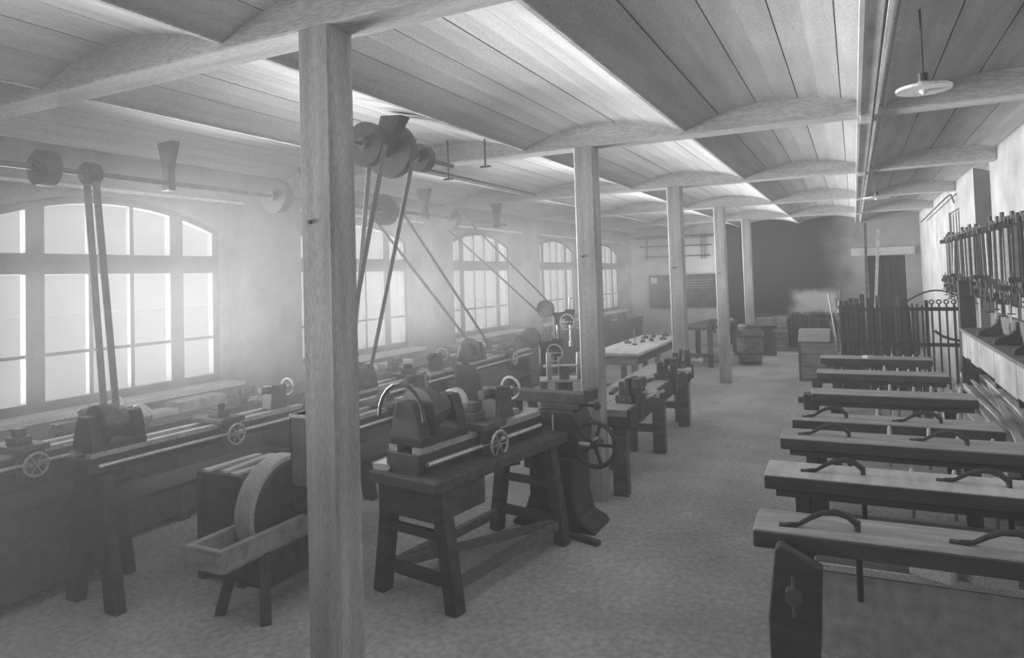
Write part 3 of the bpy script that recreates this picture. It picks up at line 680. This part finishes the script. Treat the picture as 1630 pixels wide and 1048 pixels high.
MB().tube([(-.28, -.15, .48), (-.36, -.16, .46), (-.44, -.16, .49)], .012, 6).build('lever', iron, sm)
MB().bar((-.30, -.1, .02), (.42, -.32, .02), .05, .03).build('floor_bar', dwood, sm)

# double grinder behind the shaping machine
dg = thing('double_grinder', (-.62, 6.6, 0), R(25), 'two wheel tool grinder on a bench behind the shaping machine', 'grinder')
MB().prism([(-.18, 0), (.18, 0), (.12, .05), (.08, .3), (.08, .84), (-.08, .84), (-.08, .3), (-.12, .05)], 'y', -.12, .12).build('pedestal', iron, dg)
MB().box(-.26, .26, -.16, .16, .84, .86).build('rest_table', steel, dg)
MB().box(-.05, .05, -.06, .06, .86, .99).build('bearing', midiron, dg)
MB().cyl((-.22, 0, .99), (.22, 0, .99), .016).build('axle', steel, dg)
for s in (-1, 1): MB().lathe((s*.16-.025, 0, .99), (s*.16+.025, 0, .99), [(0, .135), (.1, .14), (.9, .14), (1, .135)], 26).build('grinding_wheel', stone, dg, smooth=True)

# drill press
def drill(x, y, h, label):
    t = thing('drill_press', (x, y, 0), 0, label, 'drill press', 'tall drill presses')
    MB().lathe((0, 0, 0), (0, 0, .08), [(0, .2), (.5, .18), (1, .08)], 18).build('base', iron, t)
    MB().cyl((0, 0, .05), (0, 0, h), .045).build('column', iron, t, smooth=True)
    MB().cyl((.18, 0, .72), (.18, 0, .75), .15, n=20).bar((0, 0, .70), (.18, 0, .71), .05).build('drill_table', midiron, t)
    MB().bar((0, 0, h-.05), (.24, 0, h-.02), .07, .09).box(.15, .25, -.05, .05, h-.16, h+.04).build('head', iron, t)
    MB().cyl((.2, 0, h-.45), (.2, 0, h+.2), .014, n=8).cyl((.2, 0, h-.45), (.2, 0, h-.38), .025, n=8).build('spindle', steel, t)
    MB().cyl((-.12, -.1, h+.05), (-.12, -.04, h+.05), .12, n=20).cyl((-.12, -.04, h+.05), (-.12, .02, h+.05), .09, n=20).build('cone_pulley', midiron, t)
    MB().ring((.2, -.1, h-.12), (0, 1, 0), .10, .009, 20, 6).bar((.1, -.1, h-.12), (.3, -.1, h-.12), .01).cyl((.2, -.11, h-.12), (.2, 0, h-.12), .012, n=8).build('feed_wheel', steel, t)
drill(-1.45, 8.35, 1.45, 'taller drill press standing before the third window')
drill(-1.25, 7.45, 1.15, 'shorter drill press behind the shaping machine')

# ================================================================== VICE BENCH along the posts
vb = thing('vice_bench', (.0, 5.62, 0), R(2.0), 'narrow plank bench with vices running from the second to the third post', 'workbench')
for k in range(2): B(-.17+.27*k, -.17+.27*k+.262, 0, 3.05, .70, .76).build('top_plank', bwood, vb, .004)
B(.36, .39, 0, 3.05, .60, .765).build('apron', dwood, vb)
B(-.17, .36, .02, .05, .60, .70).build('end_apron', dwood, vb)
for y in (.06, 1.55, 2.9):
    for x in (-.12, .20): B(x, x+.13, y, y+.10, 0, .70).build('leg', mwood, vb)
    B(-.12, .30, y+.02, y+.07, .22, .30).build('stretcher', mwood, vb)
vg = 'vices on the bench between the posts'
for (x, y, rz, lab) in ((.30, 6.0, -10, 'nearest heavy vice on the bench between the posts'), (.26, 7.45, 5, 'middle vice on the bench between the posts'), (.22, 8.3, 10, 'large vice at the far end of the bench beside the third post')):
    c = dup(vz, (x, y, .762), R(rz), lab, vg); c.scale = (1.35, 1.35, 1.35)
for k, (x, y, a, l_) in enumerate(((.02, 6.9, 4, .5), (.10, 7.15, -3, .4), (-.04, 6.5, 8, .35), (.12, 6.7, -8, .3))):
    o = MB().box(-.022, .022, -l_/2, l_/2, 0, .02).build('file', iron); o.location = (x, y, .762); o.rotation_euler = (0, 0, R(a))
    tag(o, ['longest dark flat file', 'second longest dark flat file', 'short dark file nearer the window side', 'shortest dark file'][k]+' on the bench between the posts', 'file')

# white topped table
wt2 = thing('white_table', (-.98, 9.25, 0), R(1), 'pale topped table full of small tools, left of the third post', 'table')
for k in range(3): B(-.36+.245*k, -.36+.245*k+.24, 0, 2.9, .77, .81).build('top_plank', lwood, wt2, .004)
B(-.30, .33, .04, .08, .64, .77).build('end_apron', chestw, wt2); B(.30, .33, .08, 2.8, .64, .77).build('apron', dwood, wt2)
for y in (.06, 1.4, 2.75):
    for x in (-.32, .25): B(x, x+.08, y, y+.08, 0, .77).build('leg', chestw, wt2)
B(-.32, .33, .06, .12, .3, .36).build('stretcher', chestw, wt2)
dup(vz, (-.62, 11.7, .81), 0, 'vice at the far corner of the pale topped table', 'vices on the pale table')
for k in range(7):
    x, y = -1.15+.12*(k % 4)+random.uniform(-.03, .03), 10.6+.22*k
    o = MB().box(-.05, .05, -.03, .03, 0, .04).box(-.01, .01, -.01, .01, .04, .09).build('small_tool', midiron); o.location = (x, y, .812); o.rotation_euler = (0, 0, k)
    tag(o, 'small dark tool on the pale topped table, %s from its near end' % nth(k), 'tool', 'small tools on the pale table')
tag(MB().cyl((-1.0, 10.4, .812), (-1.0, 10.4, .83), .04).cyl((-1.0, 10.4, .83), (-1.0, 10.4, 1.06), .008, n=6).build('scribing_stand', iron), 'thin upright scribing stand on the pale topped table', 'stand')
# far bench
fb = thing('far_bench', (-.80, 13.9, 0), R(-4), 'dark fitters bench seen between the third and fourth posts', 'workbench')
B(-.35, .35, 0, 2.4, .76, .81).build('bench_top', dwood, fb)
for y in (.05, 1.15, 2.2):
    for x in (-.32, .24): B(x, x+.09, y, y+.09, 0, .76).build('leg', mwood, fb)
B(-.32, .32, .05, .1, .2, .28).build('stretcher', mwood, fb)
for (x, y, lab) in ((-.48, 14.05, 'near vice on the bench seen between the third and fourth posts'), (-.45, 15.3, 'far vice on the bench seen between the third and fourth posts')):
    dup(vz, (x, y, .81), 0, lab, 'vices on the far bench')

# ================================================================== OVERHEAD SHAFTING
def hanger(mb, x, y, z, top):
    mb.prism([(x-.10, top), (x+.10, top), (x+.035, z+.1), (x+.05, z-.06), (x-.05, z-.06), (x-.035, z+.1)], 'y', y-.03, y+.03)
def shafting(x, z, y0, y1, pul, hg, label):
    t = thing('line_shaft', (0, 0, 0), 0, label, 'line shaft', 'overhead line shafts')
    MB().cyl((x, y0, z), (x, y1, z), .02, n=10).build('shaft', midiron, t)
    for y in hg:
        mb = MB(); hanger(mb, x, y, z, 3.075); mb.build('hanger', iron, t, .006)
    for (y, r, w) in pul:
        q = MB().lathe((x, y-w/2, z), (x, y+w/2, z), [(0, r*.97), (.5, r), (1, r*.97)], 26).build('pulley', iron, t, smooth=True)
        MB().cyl((x, y-w/2-.03, z), (x, y+w/2+.03, z), .045, n=10).build('hub', midiron, q)
    return t
s1 = shafting(-1.06, 2.96, 3.5, 5.2, [(4.0, .17, .08), (4.3, .22, .08), (4.7, .12, .1)], [3.7, 4.5], 'short line shaft with black pulleys just right of the nearest post')
shafting(-2.6, 2.75, 1.0, 9.2, [(2.15, .16, .12), (2.6, .12, .1), (2.9, .08, .08), (4.6, .16, .1), (6.2, .18, .1), (7.6, .15, .1)], [1.7, 3.5, 5.0, 7.0, 8.9], 'long line shaft with pulleys above the machines by the windows')
MB().prism([(-1.11, 2.88), (-1.0, 2.88), (-.80, 3.17), (-1.0, 3.19)], 'y', 4.09, 4.2).prism([(-1.12, 3.05), (-1.0, 3.03), (-1.0, 3.09), (-1.18, 3.12)], 'y', 4.12, 4.17).build('bracket', iron, s1, .006)
def beltloop(p, r0, q, r1, w, label):
    # two straight runs between pulleys whose axes lie along y
    a, b = V(p), V(q); d = (b-a).normalized(); n = V((-d.z, 0, d.x)).normalized()
    t = MB()
    for s in (-1, 1): t.bar(a+n*s*r0, b+n*s*r1, w, .006, up=n)
    return tag(t.build('drive_belt', belt), label, 'belt', 'leather drive belts')
beltloop((-1.06, 4.3, 2.96), .22, (-1.98, 4.98, 1.12), .11, .05, 'drive belt slanting from the black pulleys toward the lathe behind the post')
beltloop((-1.06, 4.0, 2.96), .17, (-1.32, 3.82, 1.10), .10, .05, 'drive belt dropping from the black pulleys to the near lathe')
beltloop((-2.6, 6.2, 2.75), .18, (-1.9, 7.1, 1.12), .10, .05, 'drive belt crossing the second window')
beltloop((-2.6, 2.9, 2.75), .05, (-2.6, 3.02, 1.1), .07, .05, 'drive belt crossing the first window beside its middle')
beltloop((-2.6, 7.6, 2.75), .15, (-1.57, 8.28, 1.5), .10, .05, 'drive belt reaching the drill press by the third window')
mb = MB()
mb.tube([(-1.55, 4.9, 3.02), (-1.55, 8.0, 3.02)], .012, 6)
tag(mb.build('ceiling_pipe', iron), 'thin pipe under the ceiling boards beyond the black pulleys', 'pipe')
for k, (x, y) in enumerate(((-.72, 5.2), (-1.2, 5.35))):
    tag(MB().cyl((x, y, 2.93-.05*k), (x, y, 3.26), .008, n=6).box(x-.05, x+.05, y-.01, y+.01, 2.915-.05*k, 2.93-.05*k).build('ceiling_hook', iron), ['longer', 'shorter'][k]+' iron hanger rod dropping from the ceiling past the pulleys', 'rod')

# ================================================================== dusty air of the workshop
HM = bpy.data.materials.new('dusty_air'); HM.use_nodes = True; hn = HM.node_tree.nodes; hn.clear()
ho = hn.new('ShaderNodeOutputMaterial'); hv = hn.new('ShaderNodeVolumeScatter');  hv.inputs['Anisotropy'].default_value = .3
HM.node_tree.links.new(hv.outputs[0], ho.inputs['Volume'])
def hmr(sock, a, b, c, d):
    q = hn.new('ShaderNodeMapRange'); q.interpolation_type = 'SMOOTHSTEP'; HM.node_tree.links.new(sock, q.inputs[0])
    for i, v_ in enumerate((a, b, c, d)): q.inputs[i+1].default_value = v_
    return q.outputs[0]
htc = hn.new('ShaderNodeTexCoord'); hsp = hn.new('ShaderNodeSeparateXYZ'); HM.node_tree.links.new(htc.outputs['Object'], hsp.inputs[0])
hmu = hn.new('ShaderNodeMath'); hmu.operation = 'MULTIPLY'
HM.node_tree.links.new(hmr(hsp.outputs[0], -3.3, .4, .07, .014), hmu.inputs[0])
HM.node_tree.links.new(hmr(hsp.outputs[1], 5.5, 14.0, 1.0, .22), hmu.inputs[1])
HM.node_tree.links.new(hmu.outputs[0], hv.inputs['Density'])
S.cycles.volume_step_rate = 4; S.cycles.volume_max_steps = 64
hz = B(XL+.02, XR+.45, YF-.1, YB+.25, -.05, 3.45).build('haze', HM); hz['kind'] = 'stuff'; hz['label'] = 'thin dusty haze filling the room from the windows'; hz['category'] = 'haze'
